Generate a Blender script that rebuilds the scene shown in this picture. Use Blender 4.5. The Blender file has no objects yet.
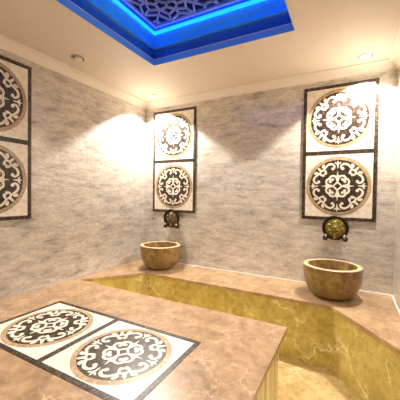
import bpy, bmesh, math, random
from mathutils import Vector, Matrix
random.seed(4)
PI = math.pi
sc = bpy.context.scene
col = sc.collection

# ------------------------------------------------------------------ dimensions (metres)
W = 2.885          # room width (x), left wall x=0
YF = -3.5          # front wall behind the camera
ZF = -0.09         # trench floor
ZT = 0.44          # stone bench / platform height
ZW = 2.51          # bottom of cornice
ZC = 2.58          # ceiling
OX0, OX1, OY0, OY1 = 0.83, 2.135, -2.21, -0.905   # ceiling opening
ZG = 2.90          # grille height
PWD, PHT = 0.66, 1.342                             # mosaic panels

# ------------------------------------------------------------------ helpers
def tag(o, label=None, cat=None, group=None, kind=None):
    if label: o['label'] = label
    if cat: o['category'] = cat
    if group: o['group'] = group
    if kind: o['kind'] = kind
    return o

def empty(name, loc, rz=0.0, label=None, cat=None, group=None):
    o = bpy.data.objects.new(name, None)
    o.empty_display_size = .05
    o.location = loc
    o.rotation_euler = (0, 0, rz)
    col.objects.link(o)
    return tag(o, label, cat, group)

def obj(name, bm, mat, parent=None, smooth=False, loc=None):
    me = bpy.data.meshes.new(name)
    bmesh.ops.recalc_face_normals(bm, faces=bm.faces[:])
    bm.to_mesh(me)
    bm.free()
    if smooth:
        for p in me.polygons: p.use_smooth = True
    if mat: me.materials.append(mat)
    o = bpy.data.objects.new(name, me)
    col.objects.link(o)
    if parent: o.parent = parent
    if loc: o.location = loc
    return o

def box(bm, x0, x1, y0, y1, z0, z1, M=None):
    vs = [bm.verts.new((x, y, z)) for z in (z0, z1) for y in (y0, y1) for x in (x0, x1)]
    if M is not None:
        for v in vs: v.co = M @ v.co
    for f in ((0, 2, 3, 1), (4, 5, 7, 6), (0, 1, 5, 4), (2, 6, 7, 3), (0, 4, 6, 2), (1, 3, 7, 5)):
        bm.faces.new([vs[i] for i in f])
    return vs

def prism(bm, pts, z0, z1):
    a = [bm.verts.new((p[0], p[1], z0)) for p in pts]
    b = [bm.verts.new((p[0], p[1], z1)) for p in pts]
    n = len(pts)
    for i in range(n):
        bm.faces.new((a[i], a[(i+1) % n], b[(i+1) % n], b[i]))
    bm.faces.new(a[::-1]); bm.faces.new(b)

def bevel(bm, w=.003, seg=2, ang=0.6):
    es = [e for e in bm.edges if len(e.link_faces) == 2 and e.calc_face_angle(0) > ang]
    bmesh.ops.bevel(bm, geom=es, offset=w, segments=seg, affect='EDGES', profile=.5)

def lathe(bm, prof, n=48, M=None, closed=False):
    rings = []
    for r, z in prof:
        if r < 1e-6:
            v = bm.verts.new((0, 0, z)); rings.append([v])
        else:
            rings.append([bm.verts.new((r*math.cos(2*PI*i/n), r*math.sin(2*PI*i/n), z)) for i in range(n)])
    if M is not None:
        for rg in rings:
            for v in rg: v.co = M @ v.co
    pairs = list(zip(rings, rings[1:]))
    if closed: pairs.append((rings[-1], rings[0]))
    for a, b in pairs:
        if len(a) == 1 and len(b) == 1: continue
        for i in range(n):
            j = (i+1) % n
            if len(a) == 1: bm.faces.new((a[0], b[i], b[j]))
            elif len(b) == 1: bm.faces.new((a[i], a[j], b[0]))
            else: bm.faces.new((a[i], a[j], b[j], b[i]))

def tube(bm, pts, r, n=12, radii=None):
    pts = [Vector(p) for p in pts]
    prev = None; u = None
    for k, p in enumerate(pts):
        t = (pts[min(k+1, len(pts)-1)] - pts[max(k-1, 0)]).normalized()
        if u is None:
            u = t.orthogonal().normalized()
        else:
            u = (u - t*u.dot(t)).normalized()
        w = t.cross(u)
        rr = radii[k] if radii else r
        ring = [bm.verts.new(p + (u*math.cos(2*PI*i/n) + w*math.sin(2*PI*i/n))*rr) for i in range(n)]
        if prev:
            for i in range(n): bm.faces.new((prev[i], prev[(i+1) % n], ring[(i+1) % n], ring[i]))
        else: bm.faces.new(ring[::-1])
        prev = ring
    bm.faces.new(prev)

def sphere(bm, c, r, s=(1, 1, 1)):
    M = Matrix.Translation(c) @ Matrix.Diagonal((r*s[0], r*s[1], r*s[2], 1))
    bmesh.ops.create_uvsphere(bm, u_segments=20, v_segments=12, radius=1, matrix=M)

# ------------------------------------------------------------------ materials
def newmat(name):
    m = bpy.data.materials.new(name); m.use_nodes = True
    nt = m.node_tree
    b = nt.nodes['Principled BSDF']
    return m, nt, b

def N(nt, t, **kw):
    n = nt.nodes.new(t)
    for k, v in kw.items():
        if k in n.inputs: n.inputs[k].default_value = v
        else: setattr(n, k, v)
    return n

def ramp(nt, stops, interp='LINEAR'):
    r = nt.nodes.new('ShaderNodeValToRGB')
    cr = r.color_ramp; cr.interpolation = interp
    while len(cr.elements) < len(stops): cr.elements.new(.5)
    for e, (p, c) in zip(cr.elements, stops):
        e.position = p; e.color = (c[0], c[1], c[2], 1)
    return r

def mixc(nt, fac, a, b, mode='MIX'):
    m = nt.nodes.new('ShaderNodeMix'); m.data_type = 'RGBA'; m.blend_type = mode
    for sock, v in ((m.inputs[0], fac), (m.inputs[6], a), (m.inputs[7], b)):
        if isinstance(v, (int, float)): sock.default_value = v
        elif isinstance(v, tuple): sock.default_value = (v[0], v[1], v[2], 1)
        else: nt.links.new(v, sock)
    return m.outputs[2]

def srgb(r, g, b):
    f = lambda c: (c/255/12.92) if c/255 <= .04045 else ((c/255+.055)/1.055)**2.4
    return (f(r), f(g), f(b))

def plain(name, c, rough=.5, metal=0.0, emit=None, strength=0):
    m, nt, b = newmat(name)
    b.inputs['Base Color'].default_value = (*c, 1)
    b.inputs['Roughness'].default_value = rough
    b.inputs['Metallic'].default_value = metal
    if emit:
        b.inputs['Emission Color'].default_value = (*emit, 1)
        b.inputs['Emission Strength'].default_value = strength
    return m

def joint_mask(nt, coord, axis, off, step, width):
    """1 on thin joint lines perpendicular to `axis`, every `step`."""
    s = nt.nodes.new('ShaderNodeSeparateXYZ'); nt.links.new(coord, s.inputs[0])
    a = N(nt, 'ShaderNodeMath', operation='ADD'); nt.links.new(s.outputs[axis], a.inputs[0]); a.inputs[1].default_value = -off + step*40
    d = N(nt, 'ShaderNodeMath', operation='MODULO'); nt.links.new(a.outputs[0], d.inputs[0]); d.inputs[1].default_value = step
    l = N(nt, 'ShaderNodeMath', operation='LESS_THAN'); nt.links.new(d.outputs[0], l.inputs[0]); l.inputs[1].default_value = width
    return l.outputs[0]

def maxn(nt, a, b):
    m = N(nt, 'ShaderNodeMath', operation='MAXIMUM'); nt.links.new(a, m.inputs[0]); nt.links.new(b, m.inputs[1]); return m.outputs[0]

def travertine(name, haxis, hoff):
    m, nt, b = newmat(name)
    tc = nt.nodes.new('ShaderNodeTexCoord'); co = tc.outputs['Object']
    mp = N(nt, 'ShaderNodeMapping'); nt.links.new(co, mp.inputs[0]); mp.inputs['Scale'].default_value = (1.0, 1.0, 3.6)
    n1 = N(nt, 'ShaderNodeTexNoise', Scale=4.0, Detail=10.0, Roughness=.76, Distortion=.25); nt.links.new(mp.outputs[0], n1.inputs[0])
    mp2 = N(nt, 'ShaderNodeMapping'); nt.links.new(co, mp2.inputs[0]); mp2.inputs['Scale'].default_value = (1.0, 1.0, 6.5)
    n2 = N(nt, 'ShaderNodeTexNoise', Scale=22.0, Detail=8.0, Roughness=.78, Distortion=.15); nt.links.new(mp2.outputs[0], n2.inputs[0])
    n3 = N(nt, 'ShaderNodeTexNoise', Scale=1.1, Detail=3.0); nt.links.new(co, n3.inputs[0])
    r1 = ramp(nt, [(.34, srgb(150, 140, 133)), (.45, srgb(194, 186, 176)), (.56, srgb(217, 209, 197)), (.72, srgb(236, 229, 216))]); nt.links.new(n1.outputs[0], r1.inputs[0])
    r2 = ramp(nt, [(.34, (.34, .31, .32)), (.5, (.98, .98, .98)), (.72, (1.12, 1.1, 1.06))]); nt.links.new(n2.outputs[0], r2.inputs[0])
    c = mixc(nt, .8, r1.outputs[0], r2.outputs[0], 'MULTIPLY')
    r3 = ramp(nt, [(.35, (.93, .92, .95)), (.65, (1.04, 1.02, .97))]); nt.links.new(n3.outputs[0], r3.inputs[0])
    c = mixc(nt, .6, c, r3.outputs[0], 'MULTIPLY')
    j = maxn(nt, joint_mask(nt, co, 2, .777, .305, .0035), joint_mask(nt, co, haxis, hoff, 1.22, .0035))
    jf = N(nt, 'ShaderNodeMath', operation='MULTIPLY'); nt.links.new(j, jf.inputs[0]); jf.inputs[1].default_value = .6
    c = mixc(nt, jf.outputs[0], c, srgb(225, 218, 208))
    nt.links.new(c, b.inputs['Base Color'])
    rr = N(nt, 'ShaderNodeMapRange'); nt.links.new(n2.outputs[0], rr.inputs[0]); rr.inputs[3].default_value = .22; rr.inputs[4].default_value = .38
    nt.links.new(rr.outputs[0], b.inputs['Roughness']); b.inputs['Coat Weight'].default_value = .8; b.inputs['Coat Roughness'].default_value = .13; b.inputs['Coat IOR'].default_value = 1.6
    bp = N(nt, 'ShaderNodeBump', Strength=.12, Distance=.004); nt.links.new(n2.outputs[0], bp.inputs['Height']); nt.links.new(bp.outputs[0], b.inputs['Normal'])
    return m

def marble(name, dark, mid, light, vein, rough=.28, scale=1.0, joints=(), vein_amt=.75, jcol=(190, 170, 130)):
    m, nt, b = newmat(name)
    tc = nt.nodes.new('ShaderNodeTexCoord'); co = tc.outputs['Object']
    n1 = N(nt, 'ShaderNodeTexNoise', Scale=4.5*scale, Detail=8.0, Roughness=.62, Distortion=.6); nt.links.new(co, n1.inputs[0])
    r1 = ramp(nt, [(.3, dark), (.5, mid), (.72, light)]); nt.links.new(n1.outputs[0], r1.inputs[0])
    # distort the coordinates for the veins
    nd = N(nt, 'ShaderNodeTexNoise', Scale=3.0*scale, Detail=6.0, Roughness=.6); nt.links.new(co, nd.inputs[0])
    cm = N(nt, 'ShaderNodeVectorMath', operation='MULTIPLY_ADD'); nt.links.new(nd.outputs['Color'], cm.inputs[0]); cm.inputs[1].default_value = (.42/scale,)*3; nt.links.new(co, cm.inputs[2])
    nf = N(nt, 'ShaderNodeTexNoise', Scale=26.0, Detail=6.0, Roughness=.75); nt.links.new(co, nf.inputs[0])
    rf = ramp(nt, [(.36, (.74, .71, .68)), (.5, (1, 1, 1)), (.66, (1.1, 1.1, 1.08))]); nt.links.new(nf.outputs[0], rf.inputs[0])
    prev = mixc(nt, .8, r1.outputs[0], rf.outputs[0], 'MULTIPLY')
    for sc_, wd, amt in ((2.6, .015, vein_amt), (5.6, .018, vein_amt*.55)):
        v = N(nt, 'ShaderNodeTexVoronoi', feature='DISTANCE_TO_EDGE', Scale=sc_*scale); nt.links.new(cm.outputs[0], v.inputs['Vector'])
        r = ramp(nt, [(0, (1, 1, 1)), (wd*.5, (.55, .55, .55)), (wd*2.2, (0, 0, 0))]); nt.links.new(v.outputs['Distance'], r.inputs[0])
        nm = N(nt, 'ShaderNodeTexNoise', Scale=2.4*scale, Detail=3.0); nt.links.new(co, nm.inputs[0])
        rm = ramp(nt, [(.44, (0, 0, 0)), (.62, (1, 1, 1))]); nt.links.new(nm.outputs[0], rm.inputs[0])
        mu = N(nt, 'ShaderNodeMath', operation='MULTIPLY'); nt.links.new(r.outputs[0], mu.inputs[0]); nt.links.new(rm.outputs[0], mu.inputs[1])
        m2 = N(nt, 'ShaderNodeMath', operation='MULTIPLY'); nt.links.new(mu.outputs[0], m2.inputs[0]); m2.inputs[1].default_value = amt
        prev = mixc(nt, m2.outputs[0], prev, vein)
    if joints:
        j = None
        for ax, off, st in joints:
            k = joint_mask(nt, co, ax, off, st, .003)
            j = k if j is None else maxn(nt, j, k)
        m3 = N(nt, 'ShaderNodeMath', operation='MULTIPLY'); nt.links.new(j, m3.inputs[0]); m3.inputs[1].default_value = .55
        prev = mixc(nt, m3.outputs[0], prev, srgb(*jcol))
    nt.links.new(prev, b.inputs['Base Color'])
    b.inputs['Roughness'].default_value = rough
    return m

def speckled(name, a, c2, scale=90, rough=.3, metal=0.0):
    m, nt, b = newmat(name)
    tc = nt.nodes.new('ShaderNodeTexCoord')
    v = N(nt, 'ShaderNodeTexVoronoi', Scale=scale); nt.links.new(tc.outputs['Object'], v.inputs['Vector'])
    s = nt.nodes.new('ShaderNodeSeparateColor'); nt.links.new(v.outputs['Color'], s.inputs[0])
    r = ramp(nt, [(.0, a), (.6, a), (.9, c2)]); nt.links.new(s.outputs[0], r.inputs[0])
    nt.links.new(r.outputs[0], b.inputs['Base Color'])
    b.inputs['Roughness'].default_value = rough; b.inputs['Metallic'].default_value = metal
    return m

M = {}
M['wall_back'] = travertine('travertine_back', 0, 1.25)
M['wall_side'] = travertine('travertine_side', 1, -.965)
M['paint'] = plain('cream_ceiling_paint', srgb(222, 210, 192), .6)
M['cornice'] = plain('cornice_paint', srgb(232, 223, 208), .5)
M['top'] = marble('brown_marble_top', srgb(138, 108, 78), srgb(168, 136, 102), srgb(190, 160, 124), srgb(220, 198, 160), .30, 1.9, ((0, .62, .72),))
M['plat'] = marble('brown_marble_platform', srgb(134, 105, 78), srgb(166, 134, 102), srgb(188, 156, 122), srgb(224, 198, 166), .33, 1.9, vein_amt=.7)
M['riser'] = marble('olive_marble_riser', srgb(160, 138, 66), srgb(188, 166, 90), srgb(206, 188, 116), srgb(246, 238, 196), .30, 1.3, ((2, .154, .6), (0, 2.03, .6)), vein_amt=1.0)
M['floor'] = marble('pale_marble_floor', srgb(168, 142, 92), srgb(192, 167, 116), srgb(208, 186, 138), srgb(238, 224, 190), .26, 1.1, ((0, .3, .6), (1, -.35, .6)))
M['side'] = None
M['bowl'] = marble('golden_marble_bowl', srgb(94, 70, 34), srgb(132, 103, 54), srgb(162, 132, 80), srgb(200, 178, 130), .3, 3.2, vein_amt=.4)
M['rim'] = marble('pale_bowl_rim', srgb(176, 146, 108), srgb(200, 172, 134), srgb(214, 190, 154), srgb(228, 210, 180), .35, 4)
M['cream'] = marble('cream_stone', srgb(226, 214, 194), srgb(234, 224, 206), srgb(240, 232, 216), srgb(222, 208, 184), .38, 2.0, vein_amt=.3)
M['tan'] = speckled('tan_stone', srgb(168, 142, 108), srgb(196, 170, 136), 70)
M['dark'] = speckled('dark_emperador', srgb(38, 25, 17), srgb(82, 60, 44), 60, .34)
M['band'] = speckled('dark_mosaic_band', srgb(26, 18, 13), srgb(104, 82, 60), 110, .42)
M['bronze'] = plain('dark_bronze', (.045, .032, .02), .25, .9)
M['gold'] = speckled('aged_gold', srgb(120, 108, 40), srgb(186, 172, 84), 60, .35, .35)
M['chrome'] = plain('chrome', (.75, .72, .68), .15, 1)
M['steel'] = plain('satin_nickel', (.5, .48, .44), .3, 1)
M['black'] = plain('black_plastic', (.02, .02, .02), .5)
M['white'] = plain('white_enamel', (.85, .84, .82), .35)
M['lamp'] = plain('lamp_lens', (1, 1, 1), .4, 0, (1, .95, .88), 2.5)
M['cove'] = plain('cove_gloss_painted_glow', (.015, .12, .60), .14)  # blue LED wash put into the colour, the dim lower band
M['cove_upper'] = plain('cove_upper_painted_glow', (.05, .48, 1.0), .2)  # brighter blue glow near the strip painted into the colour
M['lip'] = plain('cove_lip_painted_glow', (.10, .36, .95), .35)  # lip's blue-lit look painted into its colour, no emission
M['blue_led'] = plain('blue_led', (.1, .3, 1), .4, 0, (0.0, .17, 1.0), 3.6)
M['yellow_led'] = plain('yellow_led', (1, .8, .2), .4, 0, (1.0, .84, .20), 16)
M['lattice'] = plain('lattice_painted_glow', (.36, .46, 1.0), .4)  # blue LED light on pale bars put into their colour
M['backing'] = plain('dark_backing', (.006, .007, .014), .6)

# striped onyx cladding of the platform side
m, nt, b = newmat('striped_onyx')
tc = nt.nodes.new('ShaderNodeTexCoord')
mp = N(nt, 'ShaderNodeMapping'); nt.links.new(tc.outputs['Object'], mp.inputs[0]); mp.inputs['Scale'].default_value = (16, 16, .25)
n1 = N(nt, 'ShaderNodeTexNoise', Scale=1.3, Detail=5.0, Roughness=.6); nt.links.new(mp.outputs[0], n1.inputs[0])
r1 = ramp(nt, [(.3, srgb(150, 118, 60)), (.43, srgb(206, 182, 120)), (.56, srgb(246, 240, 214)), (.75, srgb(196, 168, 100))]); nt.links.new(n1.outputs[0], r1.inputs[0])
nt.links.new(r1.outputs[0], b.inputs['Base Color']); b.inputs['Roughness'].default_value = .25
M['side'] = m

# ------------------------------------------------------------------ room shell
def struct(name, bm, mat, smooth=False):
    return tag(obj(name, bm, mat, smooth=smooth), kind='structure')

T = .12
bm = bmesh.new(); box(bm, -T, W+T, 0, T, ZF-T, 3.1); struct('wall_back', bm, M['wall_back'])
bm = bmesh.new(); box(bm, -T, 0, YF, 0, ZF-T, 3.1); struct('wall_left', bm, M['wall_side'])
bm = bmesh.new(); box(bm, W, W+T, YF, 0, ZF-T, 3.1); struct('wall_right', bm, M['wall_side'])
bm = bmesh.new(); box(bm, -T, W+T, YF-T, YF, ZF-T, 3.1); struct('wall_front', bm, M['wall_back'])
bm = bmesh.new(); box(bm, 0, W, YF, 0, ZF-.1, ZF); struct('floor', bm, M['floor'])
bm = bmesh.new()   # ceiling with square opening: 4 slabs in one mesh
box(bm, 0, OX0, YF, 0, ZC, ZC+.06); box(bm, OX1, W, YF, 0, ZC, ZC+.06)
box(bm, OX0, OX1, YF, OY0, ZC, ZC+.06); box(bm, OX0, OX1, OY1, 0, ZC, ZC+.06)
struct('ceiling', bm, M['paint'])

# cornice: cove profile mitred round the room; (d from wall, z)
prof = [(0, ZW-.004), (.008, ZW-.004), (.010, ZW+.006), (.022, ZW+.022), (.045, ZW+.046), (.066, ZW+.057), (.080, ZW+.060), (.082, ZC), (0, ZC)]
def ring_sweep(bm, prof, x0, x1, y0, y1, sgn=1, open_ends=False):
    rows = []
    for d, z in prof:
        d *= sgn
        rows.append([bm.verts.new(p) for p in ((x0+d, y0+d, z), (x1-d, y0+d, z), (x1-d, y1-d, z), (x0+d, y1-d, z))])
    n = len(rows)
    for i in range(n - (1 if open_ends else 0)):
        a, c = rows[i], rows[(i+1) % n]
        for k in range(4):
            bm.faces.new((a[k], a[(k+1) % 4], c[(k+1) % 4], c[k]))
bm = bmesh.new(); ring_sweep(bm, prof, 0, W, YF, 0); struct('trim_1', bm, M['cornice'])

# ------------------------------------------------------------------ recessed light coffer in the ceiling
cof = empty('ceiling_coffer', (1.4825, -1.5575, ZC), 0, 'square recessed ceiling coffer with glossy stepped sides glowing blue', 'ceiling coffer')
cx, cy = 1.4825, -1.5575
hw = (OX1-OX0)/2
# d = inset towards the centre of the opening (positive in), z relative to ceiling
def band(name, prof, mat):
    bm = bmesh.new(); ring_sweep(bm, prof, -hw, hw, -hw, hw); return obj(name, bm, mat, cof)
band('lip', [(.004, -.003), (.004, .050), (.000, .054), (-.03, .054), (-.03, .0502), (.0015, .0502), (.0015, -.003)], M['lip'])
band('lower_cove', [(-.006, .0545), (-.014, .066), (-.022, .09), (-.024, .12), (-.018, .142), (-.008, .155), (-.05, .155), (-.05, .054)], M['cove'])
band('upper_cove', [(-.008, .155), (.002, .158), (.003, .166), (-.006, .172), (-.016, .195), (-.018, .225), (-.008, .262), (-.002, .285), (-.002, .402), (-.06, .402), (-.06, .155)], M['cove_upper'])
bm = bmesh.new()
box(bm, -hw-.02, hw+.02, -hw-.02, hw+.02, .402, .42); obj('backing_panel', bm, M['backing'], cof)

# lattice grille (thing of its own, resting in the coffer)
gr = empty('lattice_grille', (cx, cy, ZG), 0, 'pale geometric star lattice panel set in the top of the blue ceiling coffer', 'lattice panel')
bm = bmesh.new()
ho = hw - .040; fw = .022
for (a, bb, c, d) in ((-ho, ho, -ho, -ho+fw), (-ho, ho, ho-fw, ho), (-ho, -ho+fw, -ho+fw, ho-fw), (ho-fw, ho, -ho+fw, ho-fw)):
    box(bm, a, bb, c, d, 0, .018)
obj('frame', bm, M['lattice'], gr)
bm = bmesh.new()
def bar(p, q, w=.015, z0=.002, z1=.016):
    p = Vector((p[0], p[1], 0)); q = Vector((q[0], q[1], 0)); d = q-p
    L = d.length
    if L < 1e-5: return
    Mx = Matrix.Translation(p) @ Matrix.Rotation(math.atan2(d.y, d.x), 4, 'Z')
    box(bm, -w*.3, L+w*.3, -w/2, w/2, z0, z1, Mx)
def ngon(c, r, n, rot, w=.015):
    ps = [(c[0]+r*math.cos(rot+2*PI*i/n), c[1]+r*math.sin(rot+2*PI*i/n)) for i in range(n)]
    for i in range(n): bar(ps[i], ps[(i+1) % n], w)
hi = ho - fw - .004
NC = 2; a = 2*hi/NC
for i in range(NC):
    for j in range(NC):
        c = (-hi + a*(i+.5), -hi + a*(j+.5))
        ngon(c, .135*a, 24, 0)
        P8 = lambda k, r: (c[0]+r*a*math.cos(k*PI/4+PI/8), c[1]+r*a*math.sin(k*PI/4+PI/8))
        Q8 = lambda k, r: (c[0]+r*a*math.cos(k*PI/4), c[1]+r*a*math.sin(k*PI/4))
        for k in range(8):
            bar(P8(k, .135), P8(k, .225))
            bar(P8(k, .225), Q8(k, .30)); bar(P8(k, .225), Q8(k+1, .30))
            bar(Q8(k, .30), P8(k, .385)); bar(Q8(k+1, .30), P8(k, .385))
            bar(P8(k, .385), P8(k, .541))
        for k in (0, 2, 4, 6):
            bar(Q8(k, .30), Q8(k, .40))
            bar(Q8(k, .40), P8(k, .541)); bar(Q8(k, .40), P8(k-1, .541))
        for k in (1, 3, 5, 7):
            bar(Q8(k, .30), Q8(k, .42))
            bar(Q8(k, .42), Q8(k, .592))
            bar(Q8(k, .42), P8(k, .541)); bar(Q8(k, .42), P8(k-1, .541))
for i in range(NC+1):
    for j in range(NC+1):
        c = (-hi + a*i, -hi + a*j)
        ps = [(c[0]+.115*a*math.cos(PI/8+2*PI*k/8), c[1]+.115*a*math.sin(PI/8+2*PI*k/8)) for k in range(8)]
        for k in range(8):
            p, q = ps[k], ps[(k+1) % 8]
            if max(abs(p[0]), abs(p[1]), abs(q[0]), abs(q[1])) <= hi+.004: bar(p, q)
obj('lattice', bm, M['lattice'], gr)

# LED strip tucked under the grille, all the way round
bm = bmesh.new()
e = hw - .006; zz = ZG-.036
for (x0, x1, y0, y1) in ((-e, e, e-.008, e), (-e, e, -e, -e+.008), (-e, -e+.008, -e+.008, e-.008), (e-.008, e, -e+.008, e-.008)):
    box(bm, x0, x1, y0, y1, 0, .032)
o = obj('led_strip', bm, M['blue_led'], loc=(cx, cy, zz))
tag(o, 'glowing blue light strip running round the coffer below the lattice', 'light strip')

# ------------------------------------------------------------------ stone bench round the trench
bench = empty('stone_bench', (W/2, -.3, ZF), 0, 'built-in marble bench with brown top and olive risers along the back wall', 'bench')
def loc_poly(pts): return [(x-W/2, y+.3) for x, y in pts]
FY = -.560
topP = [(0, 0), (0, -1.142), (.055, -1.142), (.468, FY), (2.404, FY), (2.822, -1.11), (2.822, YF), (W, YF), (W, 0)]
ins = .012
risP = [(0, -.002), (0, -1.142), (.040, -1.142), (.461, FY+ins), (2.411, FY+ins), (2.834, -1.106), (2.834, YF), (W, YF), (W, -.002)]
bm = bmesh.new(); prism(bm, loc_poly(topP), ZT-.026-ZF, ZT-ZF); bevel(bm, .0025); obj('bench_top', bm, M['top'], bench)
bm = bmesh.new(); prism(bm, loc_poly(risP), 0, ZT-.026-ZF); obj('riser', bm, M['riser'], bench)
# pale sealant bead where the top meets the walls
bm = bmesh.new()
box(bm, -W/2+.004, W/2-.004, .292, .300, ZT-ZF, ZT-ZF+.006)
box(bm, W/2-.008, W/2, -1.5, .292, ZT-ZF, ZT-ZF+.006)
obj('sealant_bead', bm, M['white'], bench)

# ------------------------------------------------------------------ heated marble platform
PX, PY0, PY1, ZP = 2.166, -2.72, -1.144, .450
plat = empty('marble_platform', (PX/2, (PY0+PY1)/2, ZF), 0, 'large brown marble platform with inlaid medallions on its top, against the left wall', 'platform')
ox, oy = PX/2, (PY0+PY1)/2
bm = bmesh.new(); box(bm, -ox, PX-ox, PY0-oy, PY1-oy, ZP-.028-ZF, ZP-ZF); bevel(bm, .003); obj('slab_top', bm, M['plat'], plat)
bm = bmesh.new(); box(bm, -ox, PX-.045-ox, PY0+.045-oy, PY1-.045-oy, 0, ZP-.028-ZF); obj('side_panel', bm, M['side'], plat)
# light strip under the overhang
bm = bmesh.new()
zl = ZP-.028
box(bm, .08, PX-.035, PY1-.040, PY1-.030, zl-.008, zl)
box(bm, PX-.040, PX-.030, PY0+.05, PY1-.040, zl-.008, zl)
o = obj('led_strip', bm, M['yellow_led']); tag(o, 'warm yellow light strip under the overhanging edge of the marble platform', 'light strip')

# ------------------------------------------------------------------ inlaid mosaic panels
def catmull(pts, k=6):
    out = []
    n = len(pts)
    for i in range(n-1):
        p0 = pts[max(i-1, 0)]; p1 = pts[i]; p2 = pts[i+1]; p3 = pts[min(i+2, n-1)]
        for s in range(k):
            t = s/k
            out.append(tuple(.5*((2*b_)+(-a_+c_)*t+(2*a_-5*b_+4*c_-d_)*t*t+(-a_+3*b_-3*c_+d_)*t**3) for a_, b_, c_, d_ in zip(p0, p1, p2, p3)))
    out.append(pts[-1])
    return out

LAY = [0]
def ribbon(bm, pts, z0, z1, S):
    """pts = (x, y, halfwidth); solid ribbon between z0 and z1"""
    c = catmull(pts)
    LAY[0] += 1; z1 = z1 + .00003*(LAY[0] % 23)
    L = []; R = []
    for i, (x, y, w) in enumerate(c):
        xa, ya, _ = c[max(i-1, 0)]; xb, yb, _ = c[min(i+1, len(c)-1)]
        dx, dy = xb-xa, yb-ya; l = math.hypot(dx, dy) or 1
        w *= .86
        nx, ny = -dy/l*w, dx/l*w
        L.append((x+nx, y+ny)); R.append((x-nx, y-ny))
    for i in range(len(c)-1):
        q = [L[i], L[i+1], R[i+1], R[i]]
        t = [bm.verts.new((S*p[0], S*p[1], z1)) for p in q]
        bm.faces.new(t)
        for (u, v) in ((0, 1), (2, 3)):
            bo = [bm.verts.new((S*q[k][0], S*q[k][1], z0)) for k in (u, v)]
            bm.faces.new((t[u], t[v], bo[1], bo[0]))

def dot(bm, x, y, r, z0, z1, S, n=14):
    LAY[0] += 1; z1 = z1 + .00003*(LAY[0] % 23)
    a = [bm.verts.new((S*(x+r*math.cos(2*PI*i/n)), S*(y+r*math.sin(2*PI*i/n)), z1)) for i in range(n)]
    b_ = [bm.verts.new((v.co.x, v.co.y, z0)) for v in a]
    bm.faces.new(a)
    for i in range(n): bm.faces.new((a[i], b_[i], b_[(i+1) % n], a[(i+1) % n]))

def motif(bm, cx_, cy_, S, z0, z1):
    tmp = bmesh.new()
    w = .030
    for q in range(4):
        for mir in (1, -1):
            part = bmesh.new()
            R_ = lambda pts: [(mir*x, y, ww) for x, y, ww in pts]
            # inner diamond + cross arm
            ribbon(part, R_([(0, .135, .030), (.0675, .0675, .030), (.135, 0, .030)]), z0, z1, 1)
            if mir == 1: ribbon(part, R_([(0, .12, .036), (0, .25, .028), (0, .36, .026), (0, .50, .006)]), z0, z1, 1)
            ribbon(part, R_([(0, .355, .010), (.05, .345, .026), (.062, .335, .006)]), z0, z1, 1)
            # inner curl (petal lobe)
            ribbon(part, R_([(.02, .17, .022), (.035, .27, .032), (.105, .345, .036), (.20, .335, .038), (.245, .265, .036), (.20, .205, .040), (.145, .215, .036)]), z0, z1, 1)
            dot(part, mir*.150, .225, .046, z0, z1, 1)
            ribbon(part, R_([(.20, .32, .03), (.265, .265, .034)]), z0, z1, 1)
            # outer C scroll
            ribbon(part, R_([(.135, .585, .030), (.100, .640, .034), (.130, .720, .038), (.215, .750, .042), (.310, .715, .040), (.375, .640, .034), (.430, .560, .030), (.515, .515, .040)]), z0, z1, 1)
            dot(part, mir*.150, .590, .050, z0, z1, 1)
            # leaves at the diagonal
            ribbon(part, R_([(.40, .60, .020), (.455, .640, .040), (.445, .705, .046), (.40, .735, .012)]), z0, z1, 1)
            dot(part, mir*.440, .690, .044, z0, z1, 1)
            ribbon(part, R_([(.43, .56, .024), (.375, .50, .036), (.365, .435, .042)]), z0, z1, 1)
            dot(part, mir*.372, .440, .046, z0, z1, 1)
            if mir == 1: ribbon(part, R_([(.50, .50, .04), (.585, .585, .042), (.63, .63, .006)]), z0, z1, 1)
            # fleur at the cardinal point
            if mir == 1: ribbon(part, R_([(0, .60, .010), (0, .70, .026), (0, .78, .034), (0, .865, .004)]), z0, z1, 1)
            ribbon(part, R_([(0, .735, .02), (.045, .765, .024), (.085, .80, .018), (.09, .815, .004)]), z0, z1, 1)
            bmesh.ops.rotate(part, verts=part.verts[:], cent=(0, 0, 0), matrix=Matrix.Rotation(-q*PI/2, 3, 'Z'))
            me = bpy.data.meshes.new('tmp'); part.to_mesh(me); part.free(); tmp.from_mesh(me); bpy.data.meshes.remove(me)
    bmesh.ops.scale(tmp, vec=(S, S, 1), verts=tmp.verts[:])
    bmesh.ops.translate(tmp, vec=(cx_, cy_, 0), verts=tmp.verts[:])
    me = bpy.data.meshes.new('tmp'); tmp.to_mesh(me); tmp.free(); bm.from_mesh(me); bpy.data.meshes.remove(me)

def disc(bm, c, r, z0, z1, n=72, rin=0):
    if rin:
        lathe(bm, [(rin, z0), (rin, z1), (r, z1), (r, z0)], n, Matrix.Translation((c[0], c[1], 0)), closed=True)
    else:
        lathe(bm, [(r, z0), (r, z1), (0, z1)], n, Matrix.Translation((c[0], c[1], 0)))

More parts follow.
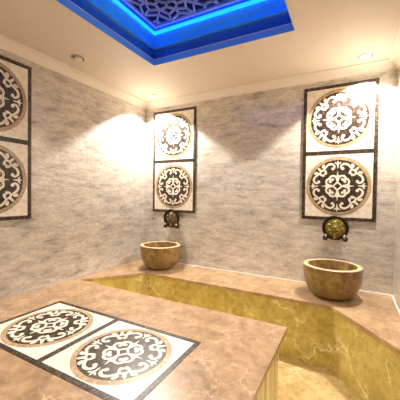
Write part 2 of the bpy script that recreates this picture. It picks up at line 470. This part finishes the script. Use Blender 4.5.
def panel(name, Mx, wid, hgt, base=.010, label='', group=None):
    """panel in local XY (x width, y height), relief along +Z; Mx = world matrix"""
    root = bpy.data.objects.new(name, None); root.empty_display_size = .05
    root.matrix_world = Mx; col.objects.link(root)
    tag(root, label, 'mosaic panel', group)
    bw = .032
    th = hgt/2
    bm = bmesh.new(); box(bm, -wid/2+bw*.5, wid/2-bw*.5, -hgt/2+bw*.5, hgt/2-bw*.5, 0, base); obj('field', bm, M['cream'], root)
    bm = bmesh.new()
    z1 = base+.0012
    for (x0, x1, y0, y1) in ((-wid/2, wid/2, -hgt/2, -hgt/2+bw), (-wid/2, wid/2, hgt/2-bw, hgt/2),
                             (-wid/2, -wid/2+bw, -hgt/2+bw, hgt/2-bw), (wid/2-bw, wid/2, -hgt/2+bw, hgt/2-bw),
                             (-wid/2+bw, wid/2-bw, -bw*.62, bw*.62)):
        box(bm, x0, x1, y0, y1, 0.0, z1)
    obj('border', bm, M['band'], root)
    R = (wid/2 - bw)*.975
    for s in (1, -1):
        cy_ = s*(hgt/4 - bw*.10)
        Rr = min(R, (hgt/2-1.62*bw)/2*.975)
        md = empty('medallion', (0, cy_, 0)); md.parent = root
        bm = bmesh.new(); disc(bm, (0, 0), Rr*.955, base, z1+.0004, rin=Rr*.89); disc(bm, (0, 0), Rr*1.0, base, z1-.0003, rin=Rr*.93); obj('ring', bm, M['tan'], md)
        bm = bmesh.new(); disc(bm, (0, 0), Rr*.905, base, z1); obj('ground', bm, M['dark'], md)
        bm = bmesh.new(); motif(bm, 0, 0, Rr*1.0, base, z1+.0012); obj('scrollwork', bm, M['cream'], md)
    return root

RX = Matrix.Rotation(PI/2, 4, 'X')      # local XY -> XZ, +Z -> -Y (facing the room from the back wall)
zc_ = 1.107 + PHT/2
G = 'inlaid two-medallion panels'
panel('mosaic_panel', Matrix.Translation((.139+PWD/2+.002, 0, zc_)) @ RX, PWD, PHT, label='tall inlaid two-medallion panel on the back wall beside the left corner', group=G)
panel('mosaic_panel', Matrix.Translation((2.081+PWD/2, 0, zc_)) @ RX, PWD, PHT, label='tall inlaid two-medallion panel on the back wall at the right, above the larger bowl', group=G)
RL = Matrix.Rotation(PI/2, 4, 'Z') @ RX  # faces +X
panel('mosaic_panel', Matrix.Translation((0, -1.596-PWD/2, zc_)) @ RL, PWD, PHT, label='inlaid two-medallion panel on the left wall, cut off by the photo edge', group=G)
IL, IW = 1.318, .625
panel('floor_mosaic', Matrix.Translation((.432+IL/2, -1.606-IW/2, ZP)) @ Matrix.Rotation(PI/2, 4, 'Z'), IW, IL, base=.0008, label='inlaid two-medallion panel lying flat in the top of the marble platform', group=G)

# ------------------------------------------------------------------ wash bowls
def bowl(x, y, label):
    r = empty('marble_bowl', (x, y, ZT), 0, label, 'bowl', 'round marble wash bowls')
    outer = [(0, 0), (.110, 0), (.138, .004), (.174, .022), (.205, .060), (.227, .112), (.239, .170), (.244, .230), (.246, .272), (.244, .280)]
    rimp = [(.244, .280), (.240, .284), (.211, .285), (.205, .282)]
    inner = [(.205, .282), (.203, .272), (.199, .215), (.186, .130), (.150, .072), (.085, .046), (0, .040)]
    bm = bmesh.new(); lathe(bm, outer, 64); lathe(bm, inner, 64)
    bmesh.ops.remove_doubles(bm, verts=bm.verts[:], dist=1e-5)
    obj('body', bm, M['bowl'], r, True)
    bm = bmesh.new(); lathe(bm, rimp, 64); obj('rim', bm, M['rim'], r, True)
    return r
bowl(.480, -.285, 'round golden marble bowl on the bench in the left corner')
bowl(2.392, -.285, 'round golden marble bowl on the bench at the right, under the brighter tap')

# ------------------------------------------------------------------ wall taps
M['old_gold'] = speckled('weathered_brass', srgb(84, 72, 48), srgb(176, 158, 116), 60, .35, .45)
def tap(x, z, label, face='gold'):
    t = empty('wall_tap', (x, 0, z), 0, label, 'tap', 'round brass wall taps')
    t.scale = (1.13, 1.35, 1.13)
    A = Matrix.Rotation(PI/2, 4, 'X')        # lathe axis +Z -> -Y (out of the wall)
    o0 = .0125
    bm = bmesh.new(); lathe(bm, [(0, o0), (.070, o0), (.070, o0+.022), (.088, o0+.028), (.096, o0+.036)], 40, A); obj('back_plate', bm, M['bronze'], t, True)
    bm = bmesh.new(); lathe(bm, [(.082, .044), (.090, .050), (.100, .052), (.106, .046), (.107, .036), (.100, .028), (.088, .030)], 48, A, closed=True); obj('rim', bm, M['bronze'], t, True)
    bm = bmesh.new()
    lathe(bm, [(.084, .040), (.080, .046), (.070, .046), (.066, .052), (.056, .050), (.048, .048), (.038, .052), (.030, .060), (.024, .058), (.018, .064), (.009, .070), (0, .071)], 48, A)
    for k in range(12):
        a_ = 2*PI*k/12
        sphere(bm, (.048*math.cos(a_), -.050, .048*math.sin(a_)), .011, (1, .6, 1))
    obj('rosette', bm, M[face], t, True)
    for s in (-1, 1):
        v = empty('valve', (s*.078, -.03, -.080)); v.parent = t
        bm = bmesh.new(); tube(bm, [(-s*.016, .004, .028), (-s*.004, 0, .010), (0, -.006, -.004)], .012, 12, [.010, .013, .013]); obj('stem', bm, M['bronze'], v, True)
        bm = bmesh.new(); sphere(bm, (0, -.014, -.012), .0225, (1, .9, 1)); sphere(bm, (0, -.034, -.014), .010); obj('knob', bm, M['bronze'], v, True)
        bm = bmesh.new(); sphere(bm, (-s*.006, -.020, .010), .014, (.8, .8, 1.2)); obj('cap', bm, M['chrome'], v, True)
    bm = bmesh.new(); tube(bm, [(0, -.030, -.060), (0, -.040, -.084), (0, -.048, -.092)], .013, 14, [.016, .015, .016]); obj('spout', bm, M['gold'], t, True)
    return t
tap(.480, 1.030, 'round bronze-rimmed tap on the back wall above the left bowl', 'old_gold')
tap(2.402, 1.036, 'round yellow-centred tap on the back wall above the right bowl')

# ------------------------------------------------------------------ ceiling fittings
def downlight(x, y, label, power, half, group='recessed ceiling downlights'):
    d = empty('downlight', (x, y, ZC), 0, label, 'downlight', group)
    bm = bmesh.new(); lathe(bm, [(.040, -.0005), (.040, -.005), (.046, -.008), (.058, -.006), (.061, -.001), (.061, 0.0)], 40); obj('bezel', bm, M['steel'], d, True)
    bm = bmesh.new(); lathe(bm, [(.0405, -.001), (.030, -.0035), (0, -.004)], 32); obj('lens', bm, M['lamp'], d, True)
    L = bpy.data.lights.new('downlight_beam', 'SPOT'); L.energy = power; L.spot_size = 2*math.radians(half); L.spot_blend = .22
    L.shadow_soft_size = .022; L.color = (1, .94, .86)
    lo = bpy.data.objects.new('downlight_beam', L); lo.location = (x, y, ZC-.03); col.objects.link(lo)
    lo.visible_camera = True
    return d
downlight(.291, -.243, 'small round recessed downlight above the left corner bowl', 215, 58)
downlight(2.618, -.222, 'small round recessed downlight above the right bowl and panel', 195, 58)
for x, y, l in ((.30, -2.95, 'added unseen fill downlight in the ceiling at the near left corner'), (2.50, -2.75, 'added unseen fill downlight in the ceiling at the near right corner')):
    downlight(x, y, l, 58, 64)  # both added out of view to raise the room's brightness

v = empty('ceiling_vent', (.305, -1.345, ZC), 0, 'small round ceiling air valve with a dark gap around its disc', 'vent')
bm = bmesh.new(); lathe(bm, [(.050, -.001), (.050, -.008), (.055, -.011), (.061, -.008), (.064, -.002), (.064, 0)], 40); obj('bezel', bm, M['steel'], v, True)
bm = bmesh.new(); lathe(bm, [(.0495, -.001), (.0495, -.0015), (0, -.0018)], 32); obj('gap', bm, M['black'], v, True)
bm = bmesh.new(); lathe(bm, [(0, -.004), (.034, -.004), (.038, -.012), (.036, -.018), (0, -.021)], 32); obj('disc', bm, M['cornice'], v, True)

# ------------------------------------------------------------------ world, camera
w = bpy.data.worlds.new('World'); sc.world = w; w.use_nodes = True
w.node_tree.nodes['Background'].inputs[0].default_value = (.01, .01, .01, 1)
w.node_tree.nodes['Background'].inputs[1].default_value = .2

cam = bpy.data.cameras.new('Camera'); co = bpy.data.objects.new('Camera', cam); col.objects.link(co)
yaw, pit, rol, f = .49095, -.019107, .013739, 280.84
fwd = Vector((-math.sin(yaw)*math.cos(pit), math.cos(yaw)*math.cos(pit), math.sin(pit)))
rt = Vector((math.cos(yaw), math.sin(yaw), 0)); up = rt.cross(fwd)
rt2 = rt*math.cos(rol) + up*math.sin(rol); up2 = -rt*math.sin(rol) + up*math.cos(rol)
R3 = Matrix((rt2, up2, -fwd)).transposed()
co.matrix_world = Matrix.Translation((2.525, -3.0985, 1.3429)) @ R3.to_4x4()
cam.sensor_width = 36; cam.sensor_fit = 'HORIZONTAL'; cam.lens = 36*f/400; cam.clip_start = .02
sc.camera = co
vs = sc.view_settings
vs.view_transform = 'Standard'; vs.look = 'None'; vs.gamma = 1; vs.use_curve_mapping = False; vs.exposure = 0.08
